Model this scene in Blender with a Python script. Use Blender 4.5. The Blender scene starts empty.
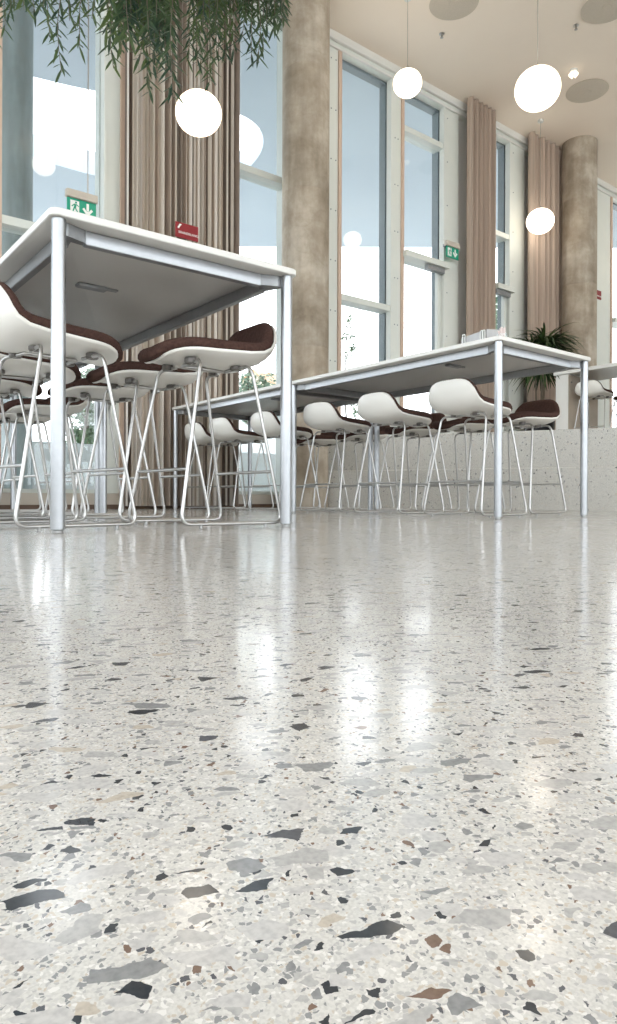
import bpy, math, random
from mathutils import Vector, Matrix
S = bpy.context.scene
COL = S.collection
PI = math.pi

# ------------------------------------------------------------------ materials
def newmat(name):
    m = bpy.data.materials.new(name); m.use_nodes = True
    nt = m.node_tree; nt.nodes.clear()
    out = nt.nodes.new('ShaderNodeOutputMaterial')
    return m, nt, out
def N(nt, t, **kw):
    n = nt.nodes.new(t)
    for k, v in kw.items():
        if k in n.inputs: n.inputs[k].default_value = v
        else: setattr(n, k, v)
    return n
def rgba(c): return (c[0], c[1], c[2], 1)
def principled(name, col, rough=.5, metal=0, spec=.5, noise=None, bump=0, scale=20, coat=0):
    """noise = second colour mixed in by a soft noise"""
    m, nt, out = newmat(name)
    p = N(nt, 'ShaderNodeBsdfPrincipled')
    p.inputs['Base Color'].default_value = rgba(col); p.inputs['Roughness'].default_value = rough
    p.inputs['Metallic'].default_value = metal; p.inputs['Specular IOR Level'].default_value = spec
    p.inputs['Coat Weight'].default_value = coat
    if noise or bump:
        tc = N(nt, 'ShaderNodeTexCoord')
        nz = N(nt, 'ShaderNodeTexNoise'); nz.inputs['Scale'].default_value = scale; nz.inputs['Detail'].default_value = 5
        nt.links.new(tc.outputs['Object'], nz.inputs['Vector'])
        if noise:
            r = N(nt, 'ShaderNodeValToRGB'); r.color_ramp.elements[0].position = .35; r.color_ramp.elements[1].position = .65
            r.color_ramp.elements[0].color = rgba(col); r.color_ramp.elements[1].color = rgba(noise)
            nt.links.new(nz.outputs['Fac'], r.inputs['Fac']); nt.links.new(r.outputs['Color'], p.inputs['Base Color'])
        if bump:
            b = N(nt, 'ShaderNodeBump'); b.inputs['Strength'].default_value = bump; b.inputs['Distance'].default_value = .01
            nt.links.new(nz.outputs['Fac'], b.inputs['Height']); nt.links.new(b.outputs['Normal'], p.inputs['Normal'])
    nt.links.new(p.outputs[0], out.inputs[0])
    return m

def voronoi_layer(nt, vec, scale, prob, edge, base, ramp, jitter, mottle=None):
    """one size of stone chips laid over base (a colour socket); returns the new colour socket"""
    L = nt.links
    mp = N(nt, 'ShaderNodeVectorMath', operation='ADD'); mp.inputs[1].default_value = (jitter, jitter * 1.7, 0)
    L.new(vec, mp.inputs[0])
    a = N(nt, 'ShaderNodeTexVoronoi', voronoi_dimensions='2D', feature='F1'); a.inputs['Scale'].default_value = scale
    e = N(nt, 'ShaderNodeTexVoronoi', voronoi_dimensions='2D', feature='DISTANCE_TO_EDGE'); e.inputs['Scale'].default_value = scale
    L.new(mp.outputs[0], a.inputs['Vector']); L.new(mp.outputs[0], e.inputs['Vector'])
    sp = N(nt, 'ShaderNodeSeparateColor'); L.new(a.outputs['Color'], sp.inputs[0])
    # chips of different size: the shrink from the cell edge depends on the cell too
    sh = N(nt, 'ShaderNodeMath', operation='MULTIPLY_ADD'); L.new(sp.outputs[2], sh.inputs[0]); sh.inputs[1].default_value = edge * 2.2; sh.inputs[2].default_value = edge * .5
    g = N(nt, 'ShaderNodeMath', operation='SUBTRACT'); L.new(e.outputs['Distance'], g.inputs[0]); L.new(sh.outputs[0], g.inputs[1])
    gm = N(nt, 'ShaderNodeMath', operation='MULTIPLY', use_clamp=True); L.new(g.outputs[0], gm.inputs[0]); gm.inputs[1].default_value = 60
    lt = N(nt, 'ShaderNodeMath', operation='LESS_THAN'); L.new(sp.outputs[0], lt.inputs[0]); lt.inputs[1].default_value = prob
    mk = N(nt, 'ShaderNodeMath', operation='MULTIPLY'); L.new(gm.outputs[0], mk.inputs[0]); L.new(lt.outputs[0], mk.inputs[1])
    cr = N(nt, 'ShaderNodeValToRGB'); cr.color_ramp.interpolation = 'CONSTANT'
    els = cr.color_ramp.elements
    while len(els) > 1: els.remove(els[-1])
    els[0].position = 0; els[0].color = rgba(ramp[0][1])
    for p, c in ramp[1:]:
        n = els.new(p); n.color = rgba(c)
    L.new(sp.outputs[1], cr.inputs['Fac'])
    colr = cr.outputs['Color']
    if mottle:
        mm = N(nt, 'ShaderNodeMix', data_type='RGBA', blend_type='MULTIPLY'); mm.inputs[0].default_value = .55
        L.new(colr, mm.inputs[6]); L.new(mottle, mm.inputs[7]); colr = mm.outputs[2]
    mx = N(nt, 'ShaderNodeMix', data_type='RGBA'); L.new(mk.outputs[0], mx.inputs[0]); L.new(base, mx.inputs[6]); L.new(colr, mx.inputs[7])
    return mx.outputs[2]

def terrazzo(name, matrix, dim=1.0, rough=.1, big=True, proj=None, stone=1.0, spec=.5):
    m, nt, out = newmat(name); L = nt.links
    tc = N(nt, 'ShaderNodeTexCoord')
    src = tc.outputs['Object']
    if proj:   # lay the chips on a vertical face: (x+y, z)
        sx = N(nt, 'ShaderNodeSeparateXYZ'); L.new(src, sx.inputs[0])
        ad = N(nt, 'ShaderNodeMath', operation='SUBTRACT'); L.new(sx.outputs[0], ad.inputs[0]); L.new(sx.outputs[1], ad.inputs[1])
        ad2 = N(nt, 'ShaderNodeMath', operation='ADD'); L.new(sx.outputs[2], ad2.inputs[0])
        ml = N(nt, 'ShaderNodeMath', operation='MULTIPLY'); L.new(sx.outputs[0], ml.inputs[0]); ml.inputs[1].default_value = .02
        L.new(ml.outputs[0], ad2.inputs[1])
        cx = N(nt, 'ShaderNodeCombineXYZ'); L.new(ad.outputs[0], cx.inputs[0]); L.new(ad2.outputs[0], cx.inputs[1])
        src = cx.outputs[0]
    def warp(src, sc, amt):
        nz = N(nt, 'ShaderNodeTexNoise', noise_dimensions='2D'); nz.inputs['Scale'].default_value = sc; nz.inputs['Detail'].default_value = 3
        L.new(src, nz.inputs['Vector'])
        sb = N(nt, 'ShaderNodeVectorMath', operation='SUBTRACT'); L.new(nz.outputs['Color'], sb.inputs[0]); sb.inputs[1].default_value = (.5, .5, .5)
        sc_ = N(nt, 'ShaderNodeVectorMath', operation='SCALE'); L.new(sb.outputs[0], sc_.inputs[0]); sc_.inputs['Scale'].default_value = amt
        ad = N(nt, 'ShaderNodeVectorMath', operation='ADD'); L.new(src, ad.inputs[0]); L.new(sc_.outputs[0], ad.inputs[1])
        return ad.outputs[0]
    w = warp(src, 110, .005); w2 = warp(src, 420, .0018)
    if big:    # the larger shards are longer one way than the other
        d1 = N(nt, 'ShaderNodeVectorMath', operation='DOT_PRODUCT'); L.new(w, d1.inputs[0]); d1.inputs[1].default_value = (.86 * .83, -.50 * .83, 0)
        d2 = N(nt, 'ShaderNodeVectorMath', operation='DOT_PRODUCT'); L.new(w, d2.inputs[0]); d2.inputs[1].default_value = (.50 * 1.45, .86 * 1.45, 0)
        cb = N(nt, 'ShaderNodeCombineXYZ'); L.new(d1.outputs['Value'], cb.inputs[0]); L.new(d2.outputs['Value'], cb.inputs[1]); w = cb.outputs[0]
    mot = N(nt, 'ShaderNodeTexNoise', noise_dimensions='2D'); mot.inputs['Scale'].default_value = 420; mot.inputs['Detail'].default_value = 4
    L.new(src, mot.inputs['Vector'])
    mr = N(nt, 'ShaderNodeValToRGB'); mr.color_ramp.elements[0].position = .3; mr.color_ramp.elements[0].color = (.66, .66, .68, 1)
    mr.color_ramp.elements[1].position = .62; mr.color_ramp.elements[1].color = (1, 1, 1, 1)
    L.new(mot.outputs['Fac'], mr.inputs['Fac'])
    def c(*v): return tuple(x * dim for x in v)
    # matrix with fine sand
    nz = N(nt, 'ShaderNodeTexNoise', noise_dimensions='2D'); nz.inputs['Scale'].default_value = 900; nz.inputs['Detail'].default_value = 3
    L.new(src, nz.inputs['Vector'])
    br = N(nt, 'ShaderNodeValToRGB'); br.color_ramp.elements[0].position = .36; br.color_ramp.elements[0].color = rgba([x * .86 for x in matrix])
    br.color_ramp.elements[1].position = .6; br.color_ramp.elements[1].color = rgba(matrix)
    L.new(nz.outputs['Fac'], br.inputs['Fac'])
    cur = br.outputs['Color']
    D = c(.055, .062, .072); D2 = c(.13, .135, .15); BR = c(.25, .17, .13); G1 = c(.34, .345, .35); G2 = c(.57, .56, .55); LG = c(.70, .685, .67); WH = c(.91, .89, .86); BE = c(.66, .59, .50)
    cur = voronoi_layer(nt, w2, 900, .36, .05, cur, [(0, G1), (.12, BE), (.34, G2), (.60, LG), (.8, WH)], 3.1)
    cur = voronoi_layer(nt, w2, 520, .26, .07, cur, [(0, D2), (.10, BR), (.15, G1), (.40, BE), (.5, G2), (.72, WH)], 7.7, None)
    cur = voronoi_layer(nt, w2, 270, .15, .09, cur, [(0, D), (.16, BR), (.20, G1), (.42, G2), (.75, LG)], 1.3, mr.outputs['Color'])
    if big:
        cur = voronoi_layer(nt, w, 135, .18, .08, cur, [(0, D), (.09, BR), (.105, BE), (.15, G1), (.30, G2), (.55, LG)], 5.9, mr.outputs['Color'])
        cur = voronoi_layer(nt, w, 74, .26, .11, cur, [(0, D), (.08, D2), (.11, BE), (.16, G1), (.22, G2), (.42, LG)], 16.6, mr.outputs['Color'])
    else:
        cur = voronoi_layer(nt, w2, 55, .08, .12, cur, [(0, D2), (.4, G1), (.7, BE)], 11.4)
    p = N(nt, 'ShaderNodeBsdfPrincipled'); L.new(cur, p.inputs['Base Color'])
    p.inputs['Roughness'].default_value = rough; p.inputs['Specular IOR Level'].default_value = spec
    # very slight unevenness of the polish
    rn = N(nt, 'ShaderNodeTexNoise', noise_dimensions='2D'); rn.inputs['Scale'].default_value = 2.5; L.new(src, rn.inputs['Vector'])
    rm = N(nt, 'ShaderNodeMapRange'); rm.inputs[3].default_value = rough * .8; rm.inputs[4].default_value = rough * 1.3
    L.new(rn.outputs['Fac'], rm.inputs[0]); L.new(rm.outputs[0], p.inputs['Roughness'])
    L.new(p.outputs[0], out.inputs[0])
    return m

def concrete(name, c1, c2, c3):
    m, nt, out = newmat(name); L = nt.links
    tc = N(nt, 'ShaderNodeTexCoord')
    a = N(nt, 'ShaderNodeTexNoise'); a.inputs['Scale'].default_value = 1.6; a.inputs['Detail'].default_value = 9; a.inputs['Roughness'].default_value = .66; a.inputs['Distortion'].default_value = .15
    L.new(tc.outputs['Object'], a.inputs['Vector'])
    r = N(nt, 'ShaderNodeValToRGB'); e = r.color_ramp.elements
    e[0].position = .33; e[0].color = rgba(c1); e[1].position = .68; e[1].color = rgba(c3); n = e.new(.5); n.color = rgba(c2)
    L.new(a.outputs['Fac'], r.inputs['Fac'])
    # crazing and drips
    mp = N(nt, 'ShaderNodeMapping'); mp.inputs['Scale'].default_value = (5, 5, .8); L.new(tc.outputs['Object'], mp.inputs['Vector'])
    b = N(nt, 'ShaderNodeTexNoise'); b.inputs['Scale'].default_value = 1.5; b.inputs['Detail'].default_value = 6; L.new(mp.outputs[0], b.inputs['Vector'])
    rb = N(nt, 'ShaderNodeValToRGB'); rb.color_ramp.elements[0].position = .36; rb.color_ramp.elements[0].color = (.72, .70, .68, 1); rb.color_ramp.elements[1].position = .6; rb.color_ramp.elements[1].color = (1, 1, 1, 1)
    L.new(b.outputs['Fac'], rb.inputs['Fac'])
    mx = N(nt, 'ShaderNodeMix', data_type='RGBA', blend_type='MULTIPLY'); mx.inputs[0].default_value = .8
    L.new(r.outputs['Color'], mx.inputs[6]); L.new(rb.outputs['Color'], mx.inputs[7])
    # dark thin cracks
    vz = N(nt, 'ShaderNodeTexNoise'); vz.inputs['Scale'].default_value = 3; vz.inputs['Detail'].default_value = 4; L.new(tc.outputs['Object'], vz.inputs['Vector'])
    vm = N(nt, 'ShaderNodeMix', data_type='RGBA'); vm.inputs[0].default_value = .25; L.new(tc.outputs['Object'], vm.inputs[6]); L.new(vz.outputs['Color'], vm.inputs[7])
    v = N(nt, 'ShaderNodeTexVoronoi', feature='DISTANCE_TO_EDGE'); v.inputs['Scale'].default_value = 1.7; L.new(vm.outputs[2], v.inputs['Vector'])
    vr = N(nt, 'ShaderNodeValToRGB'); vr.color_ramp.elements[0].position = 0; vr.color_ramp.elements[0].color = (.7, .68, .66, 1); vr.color_ramp.elements[1].position = .018; vr.color_ramp.elements[1].color = (1, 1, 1, 1)
    L.new(v.outputs['Distance'], vr.inputs['Fac'])
    m2 = N(nt, 'ShaderNodeMix', data_type='RGBA', blend_type='MULTIPLY'); m2.inputs[0].default_value = .22
    L.new(mx.outputs[2], m2.inputs[6]); L.new(vr.outputs['Color'], m2.inputs[7])
    p = N(nt, 'ShaderNodeBsdfPrincipled'); L.new(m2.outputs[2], p.inputs['Base Color']); p.inputs['Roughness'].default_value = .7
    bp = N(nt, 'ShaderNodeBump'); bp.inputs['Strength'].default_value = .25; bp.inputs['Distance'].default_value = .01
    L.new(a.outputs['Fac'], bp.inputs['Height']); L.new(bp.outputs[0], p.inputs['Normal'])
    L.new(p.outputs[0], out.inputs[0])
    return m

def striped(name, trans):
    m, nt, out = newmat(name); L = nt.links
    tc = N(nt, 'ShaderNodeTexCoord'); sx = N(nt, 'ShaderNodeSeparateXYZ'); L.new(tc.outputs['Object'], sx.inputs[0])
    cx = N(nt, 'ShaderNodeCombineXYZ'); L.new(sx.outputs[0], cx.inputs[0])
    v = N(nt, 'ShaderNodeTexVoronoi', voronoi_dimensions='1D'); v.inputs['Scale'].default_value = 58; L.new(sx.outputs[0], v.inputs['W'])
    sp = N(nt, 'ShaderNodeSeparateColor'); L.new(v.outputs['Color'], sp.inputs[0])
    r = N(nt, 'ShaderNodeValToRGB'); e = r.color_ramp.elements; r.color_ramp.interpolation = 'CONSTANT'
    e[0].position = 0; e[0].color = (.78, .73, .66, 1); e[1].position = .3; e[1].color = (.60, .51, .43, 1)
    for p_, c_ in ((.48, (.27, .22, .185)), (.62, (.84, .80, .75)), (.84, (.42, .345, .29))):
        q = e.new(p_); q.color = rgba(c_)
    L.new(sp.outputs[0], r.inputs['Fac'])
    d = N(nt, 'ShaderNodeBsdfDiffuse'); t = N(nt, 'ShaderNodeBsdfTranslucent'); L.new(r.outputs['Color'], d.inputs['Color']); L.new(r.outputs['Color'], t.inputs['Color'])
    mx = N(nt, 'ShaderNodeMixShader'); mx.inputs[0].default_value = trans
    L.new(d.outputs[0], mx.inputs[1]); L.new(t.outputs[0], mx.inputs[2]); L.new(mx.outputs[0], out.inputs[0])
    return m
def cloth(name, col, trans):
    m, nt, out = newmat(name); L = nt.links
    tc = N(nt, 'ShaderNodeTexCoord'); mp = N(nt, 'ShaderNodeMapping'); mp.inputs['Scale'].default_value = (14, 14, .15); L.new(tc.outputs['Object'], mp.inputs['Vector'])
    nz = N(nt, 'ShaderNodeTexNoise'); nz.inputs['Scale'].default_value = 3; L.new(mp.outputs[0], nz.inputs['Vector'])
    r = N(nt, 'ShaderNodeValToRGB'); r.color_ramp.elements[0].position = .3; r.color_ramp.elements[0].color = rgba([x * .82 for x in col]); r.color_ramp.elements[1].position = .7; r.color_ramp.elements[1].color = rgba([min(1, x * 1.12) for x in col])
    L.new(nz.outputs['Fac'], r.inputs['Fac'])
    d = N(nt, 'ShaderNodeBsdfDiffuse'); t = N(nt, 'ShaderNodeBsdfTranslucent'); L.new(r.outputs['Color'], d.inputs['Color']); L.new(r.outputs['Color'], t.inputs['Color'])
    mx = N(nt, 'ShaderNodeMixShader'); mx.inputs[0].default_value = trans
    L.new(d.outputs[0], mx.inputs[1]); L.new(t.outputs[0], mx.inputs[2]); L.new(mx.outputs[0], out.inputs[0])
    return m

def glassmat(name, tint=(.955, .97, .975)):
    m, nt, out = newmat(name); L = nt.links
    t = N(nt, 'ShaderNodeBsdfTransparent'); t.inputs['Color'].default_value = rgba(tint)
    g = N(nt, 'ShaderNodeBsdfGlossy'); g.inputs['Roughness'].default_value = 0; g.inputs['Color'].default_value = (1, 1, 1, 1)
    f = N(nt, 'ShaderNodeLayerWeight'); f.inputs['Blend'].default_value = .5      # Schlick reflectance, the same from both faces
    p5 = N(nt, 'ShaderNodeMath', operation='POWER'); L.new(f.outputs['Facing'], p5.inputs[0]); p5.inputs[1].default_value = 5
    fr = N(nt, 'ShaderNodeMath', operation='MULTIPLY_ADD'); L.new(p5.outputs[0], fr.inputs[0]); fr.inputs[1].default_value = .96; fr.inputs[2].default_value = .04
    mx = N(nt, 'ShaderNodeMixShader'); L.new(fr.outputs[0], mx.inputs[0]); L.new(t.outputs[0], mx.inputs[1]); L.new(g.outputs[0], mx.inputs[2])
    L.new(mx.outputs[0], out.inputs[0])
    return m

def emit(name, col, st):
    m, nt, out = newmat(name)
    e = N(nt, 'ShaderNodeEmission'); e.inputs['Color'].default_value = rgba(col); e.inputs['Strength'].default_value = st
    nt.links.new(e.outputs[0], out.inputs[0]); return m

def opal(name):
    """lit opal glass: brightest in the middle, a little dimmer and warmer through the thick rim"""
    m, nt, out = newmat(name)
    lw = N(nt, 'ShaderNodeLayerWeight'); r = N(nt, 'ShaderNodeValToRGB'); e = r.color_ramp.elements
    e[0].position = .55; e[0].color = (1, .90, .76, 1); e[1].position = 1; e[1].color = (.22, .15, .09, 1)
    q = N(nt, 'ShaderNodeEmission'); q.inputs['Strength'].default_value = 6.5
    nt.links.new(lw.outputs['Facing'], r.inputs['Fac']); nt.links.new(r.outputs['Color'], q.inputs['Color']); nt.links.new(q.outputs[0], out.inputs[0]); return m

def leafmat(name, c1, c2, trans=.3):
    m, nt, out = newmat(name); L = nt.links
    tc = N(nt, 'ShaderNodeTexCoord'); nz = N(nt, 'ShaderNodeTexNoise'); nz.inputs['Scale'].default_value = 4; L.new(tc.outputs['Object'], nz.inputs['Vector'])
    r = N(nt, 'ShaderNodeValToRGB'); r.color_ramp.elements[0].position = .4; r.color_ramp.elements[0].color = rgba(c1); r.color_ramp.elements[1].position = .65; r.color_ramp.elements[1].color = rgba(c2)
    L.new(nz.outputs['Fac'], r.inputs['Fac'])
    p = N(nt, 'ShaderNodeBsdfPrincipled'); L.new(r.outputs['Color'], p.inputs['Base Color']); p.inputs['Roughness'].default_value = .45
    t = N(nt, 'ShaderNodeBsdfTranslucent'); L.new(r.outputs['Color'], t.inputs['Color'])
    mx = N(nt, 'ShaderNodeMixShader'); mx.inputs[0].default_value = trans; L.new(p.outputs[0], mx.inputs[1]); L.new(t.outputs[0], mx.inputs[2]); L.new(mx.outputs[0], out.inputs[0])
    return m

M = dict(
    floor=terrazzo('polished_terrazzo', (.685, .67, .64), dim=.86, rough=.13),
    step=terrazzo('step_terrazzo', (.60, .60, .56), dim=.8, rough=.35, big=False, proj=True),
    ceiling=principled('ceiling_plaster', (.86, .765, .665), .85, noise=(.845, .75, .65), scale=1.5),
    wall=principled('white_wall', (.74, .74, .71), .7, noise=(.72, .72, .70), scale=3),
    frame=principled('painted_frame', (.72, .75, .71), .4, noise=(.70, .735, .70), scale=6),
    bead=principled('tan_bead', (.62, .47, .37), .5, noise=(.58, .44, .35), scale=6),
    darkgrey=principled('dark_grey', (.20, .24, .26), .5, noise=(.18, .22, .24), scale=6),  # bolts and house windows; also painted shade beside the panes
    sill=principled('beige_sill', (.55, .50, .43), .5, noise=(.52, .47, .41), scale=6),
    brown=principled('brown_skirting', (.12, .07, .04), .5, noise=(.10, .06, .04), scale=6),
    column=concrete('cast_concrete', (.27, .22, .16), (.42, .36, .285), (.60, .55, .47)),
    canopy=principled('canopy_plaster', (.50, .575, .64), .9, noise=(.45, .52, .59), scale=.35),
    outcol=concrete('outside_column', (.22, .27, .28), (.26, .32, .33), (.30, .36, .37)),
    pave=principled('pale_paving', (.70, .70, .68), .9, noise=(.62, .62, .60), scale=1.2),
    parapet=principled('pale_parapet', (.80, .85, .87), .8, noise=(.77, .82, .84), scale=2),
    grass=principled('lawn', (.22, .32, .12), .9, noise=(.30, .38, .18), scale=.6),
    hill=principled('wooded_hill', (.10, .17, .11), .95, noise=(.22, .32, .20), scale=.9),
    curtain=striped('striped_greige_curtain', .36),
    curtain2=cloth('greige_curtain', (.55, .445, .37), .12),
    glass=glassmat('window_glass'),
    alu=principled('brushed_aluminium', (.44, .455, .475), .33, 1, noise=(.41, .425, .445), scale=30),
    chrome=principled('satin_chrome', (.50, .495, .485), .28, 1, noise=(.46, .455, .445), scale=30),
    castalu=principled('cast_bracket', (.35, .36, .37), .45, .8, noise=(.30, .31, .32), scale=30),
    top=principled('white_laminate', (.78, .775, .75), .35, noise=(.76, .755, .73), scale=5),
    shell=principled('white_shell', (.86, .845, .80), .28, noise=(.845, .83, .785), scale=4, coat=.2),
    cushion=principled('brown_felt', (.085, .047, .038), .95, noise=(.062, .034, .028), scale=90, bump=.4, spec=.15),
    pad=principled('dark_pad', (.16, .15, .14), .5, noise=(.14, .13, .12), scale=20),
    globe=opal('glowing_opal'),
    cord=principled('cord', (.35, .32, .28), .5, noise=(.33, .3, .26), scale=5),
    vent=principled('perforated_disc', (.56, .50, .42), .7, noise=(.52, .465, .39), scale=60),
    black=principled('black_planter', (.015, .016, .02), .35, noise=(.02, .02, .024), scale=10),
    soil=principled('soil', (.05, .035, .025), .95, noise=(.03, .02, .015), scale=40, bump=.5),
    leaf=leafmat('dark_leaf', (.028, .06, .028), (.075, .13, .04), .2),
    fern=leafmat('trailing_leaf', (.04, .08, .05), (.12, .18, .06), .3),
    tree=leafmat('tree_leaf', (.12, .22, .12), (.26, .36, .20), .35),
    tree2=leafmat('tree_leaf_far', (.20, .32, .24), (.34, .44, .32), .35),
    bark=principled('bark', (.22, .18, .14), .9, noise=(.16, .13, .1), scale=15, bump=.4),
    green=principled('sign_green', (.0, .33, .20), .4, noise=(.0, .31, .19), scale=10),
    white=principled('sign_white', (.85, .87, .85), .4, noise=(.83, .85, .83), scale=10),
    red=principled('sign_red', (.25, .008, .014), .5, noise=(.23, .008, .014), scale=10),
    house=principled('cream_render', (.80, .72, .58), .9, noise=(.76, .68, .55), scale=1),
    tile=principled('clay_tile', (.62, .36, .22), .8, noise=(.55, .32, .2), scale=5),
    steel=principled('grey_steel', (.42, .42, .42), .35, .7, noise=(.38, .38, .38), scale=30),
    rosy=principled('pale_paper', (.85, .76, .74), .6, noise=(.82, .73, .71), scale=40),
    panel=principled('tan_face', (.42, .35, .28), .5, noise=(.38, .32, .255), scale=5),
)

# ------------------------------------------------------------------ mesh builder
class MB:
    def __init__(s): s.v = []; s.f = []; s.m = []
    def add(s, vs, fs, mi=0):
        o = len(s.v); s.v += [tuple(v) for v in vs]; s.f += [tuple(i + o for i in f) for f in fs]; s.m += [mi] * len(fs); return s
    def box(s, x0, x1, y0, y1, z0, z1, mi=0):
        return s.add([(x0, y0, z0), (x1, y0, z0), (x1, y1, z0), (x0, y1, z0), (x0, y0, z1), (x1, y0, z1), (x1, y1, z1), (x0, y1, z1)],
                     [(0, 3, 2, 1), (4, 5, 6, 7), (0, 1, 5, 4), (1, 2, 6, 5), (2, 3, 7, 6), (3, 0, 4, 7)], mi)
    def bbox(s, x0, x1, y0, y1, z0, z1, b=.003, mi=0):
        """box with bevelled vertical and horizontal edges: three stacked outlines"""
        def ring(i, z):
            return [(x0 + i + b, y0 + i, z), (x1 - i - b, y0 + i, z), (x1 - i, y0 + i + b, z), (x1 - i, y1 - i - b, z), (x1 - i - b, y1 - i, z), (x0 + i + b, y1 - i, z), (x0 + i, y1 - i - b, z), (x0 + i, y0 + i + b, z)]
        rs = [ring(b, z0), ring(0, z0 + b), ring(0, z1 - b), ring(b, z1)]
        return s.rings(rs, mi)
    def rings(s, rs, mi=0, caps=True):
        n = len(rs[0]); vs = [p for r in rs for p in r]; fs = []
        for k in range(len(rs) - 1):
            for i in range(n):
                j = (i + 1) % n
                fs.append((k * n + i, k * n + j, (k + 1) * n + j, (k + 1) * n + i))
        if caps:
            fs.append(tuple(reversed(range(n)))); fs.append(tuple((len(rs) - 1) * n + i for i in range(n)))
        return s.add(vs, fs, mi)
    def cyl(s, x, y, z0, z1, r, n=20, mi=0, b=.0, r1=None):
        if r1 is None: r1 = r
        prof = [(r - b, z0), (r, z0 + b), (r1, z1 - b), (r1 - b, z1)] if b else [(r, z0), (r1, z1)]
        return s.rings([[(x + q * math.cos(2 * PI * i / n), y + q * math.sin(2 * PI * i / n), z) for i in range(n)] for q, z in prof], mi)
    def lathe(s, x, y, prof, n=32, mi=0):
        return s.rings([[(x + q * math.cos(2 * PI * i / n), y + q * math.sin(2 * PI * i / n), z) for i in range(n)] for q, z in prof], mi)
    def tube(s, pts, r, n=8, mi=0, r_end=None):
        pts = [Vector(p) for p in pts]; rs = []
        t0 = (pts[1] - pts[0]).normalized()
        up = Vector((0, 0, 1)) if abs(t0.z) < .9 else Vector((1, 0, 0))
        a = t0.cross(up).normalized()
        for i, p in enumerate(pts):
            if i == 0: t = t0
            elif i == len(pts) - 1: t = (pts[i] - pts[i - 1]).normalized()
            else: t = ((pts[i + 1] - p).normalized() + (p - pts[i - 1]).normalized()).normalized()
            a = (a - t * a.dot(t)).normalized(); b = t.cross(a)
            q = r if r_end is None else r + (r_end - r) * i / (len(pts) - 1)
            rs.append([tuple(p + a * (q * math.cos(2 * PI * k / n)) + b * (q * math.sin(2 * PI * k / n))) for k in range(n)])
        return s.rings(rs, mi)
    def prism(s, poly, z0, z1, mi=0):
        n = len(poly)
        return s.rings([[(x, y, z0) for x, y in poly], [(x, y, z1) for x, y in poly]], mi)
    def build(s, name, mats, parent=None, smooth=30, loc=None):
        me = bpy.data.meshes.new(name); me.from_pydata(s.v, [], s.f)
        if not isinstance(mats, (list, tuple)): mats = [mats]
        for m in mats: me.materials.append(m)
        for p, mi in zip(me.polygons, s.m): p.material_index = mi
        me.update()
        if smooth:
            me.shade_smooth(); me.set_sharp_from_angle(angle=math.radians(smooth))
        o = bpy.data.objects.new(name, me); COL.objects.link(o)
        if parent: o.parent = parent
        if loc: o.location = loc
        return o
def fix_normals(o):
    import bmesh
    bm = bmesh.new(); bm.from_mesh(o.data); bmesh.ops.recalc_face_normals(bm, faces=bm.faces); bm.to_mesh(o.data); bm.free(); return o

def tag(o, label, cat, group=None, kind=None):
    o['label'] = label; o['category'] = cat
    if group: o['group'] = group
    if kind: o['kind'] = kind
    return o
def empty(name, loc, rz=0):
    o = bpy.data.objects.new(name, None); COL.objects.link(o); o.location = loc; o.rotation_euler = (0, 0, rz); o.empty_display_size = .1; return o
def struct(o):
    o['kind'] = 'structure'; return o
def dup(root, loc, rz=0, label=None, group=None):
    r = root.copy(); COL.objects.link(r); r.location = loc; r.rotation_euler = (0, 0, rz)
    if label: r['label'] = label
    if group: r['group'] = group
    for ch in list(root.children):
        c = ch.copy(); COL.objects.link(c); c.parent = r
        for g in list(ch.children):
            d = g.copy(); COL.objects.link(d); d.parent = c
    return r
def catmull(pts, n, closed=False):
    out = []; k = len(pts)
    segs = k if closed else k - 1
    for i in range(segs):
        P = [Vector(pts[(i + d) % k] if closed else pts[max(0, min(k - 1, i + d))]) for d in (-1, 0, 1, 2)]
        for j in range(n):
            t = j / n
            out.append(.5 * ((2 * P[1]) + (-P[0] + P[2]) * t + (2 * P[0] - 5 * P[1] + 4 * P[2] - P[3]) * t * t + (-P[0] + 3 * P[1] - 3 * P[2] + P[3]) * t ** 3))
    if not closed: out.append(Vector(pts[-1]))
    return out
def fillet(pts, rad, n=5):
    """polyline with rounded corners"""
    pts = [Vector(p) for p in pts]; out = [pts[0]]
    for i in range(1, len(pts) - 1):
        p = pts[i]; a = (pts[i - 1] - p); b = (pts[i + 1] - p)
        r = min(rad, a.length * .45, b.length * .45)
        s, e = p + a.normalized() * r, p + b.normalized() * r
        for k in range(n + 1):
            t = k / n; out.append(s * (1 - t) ** 2 + p * 2 * t * (1 - t) + e * t * t)
    out.append(pts[-1]); return out

# ------------------------------------------------------------------ room shell
# room axes: x runs along the window wall, y towards it; the floor is z = 0
CZ = 6.22                     # ceiling height
PL = .90                      # raised floor
X0, X1, Y0, YW = -3.5, 22.0, -8.0, 6.95

struct(MB().box(X0, X1, Y0, YW + .2, -.2, 0).build('floor', M['floor'], smooth=0))
struct(MB().box(X0, X1, Y0, YW + .2, CZ, CZ + .3).build('ceiling', M['ceiling'], smooth=0))

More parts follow.
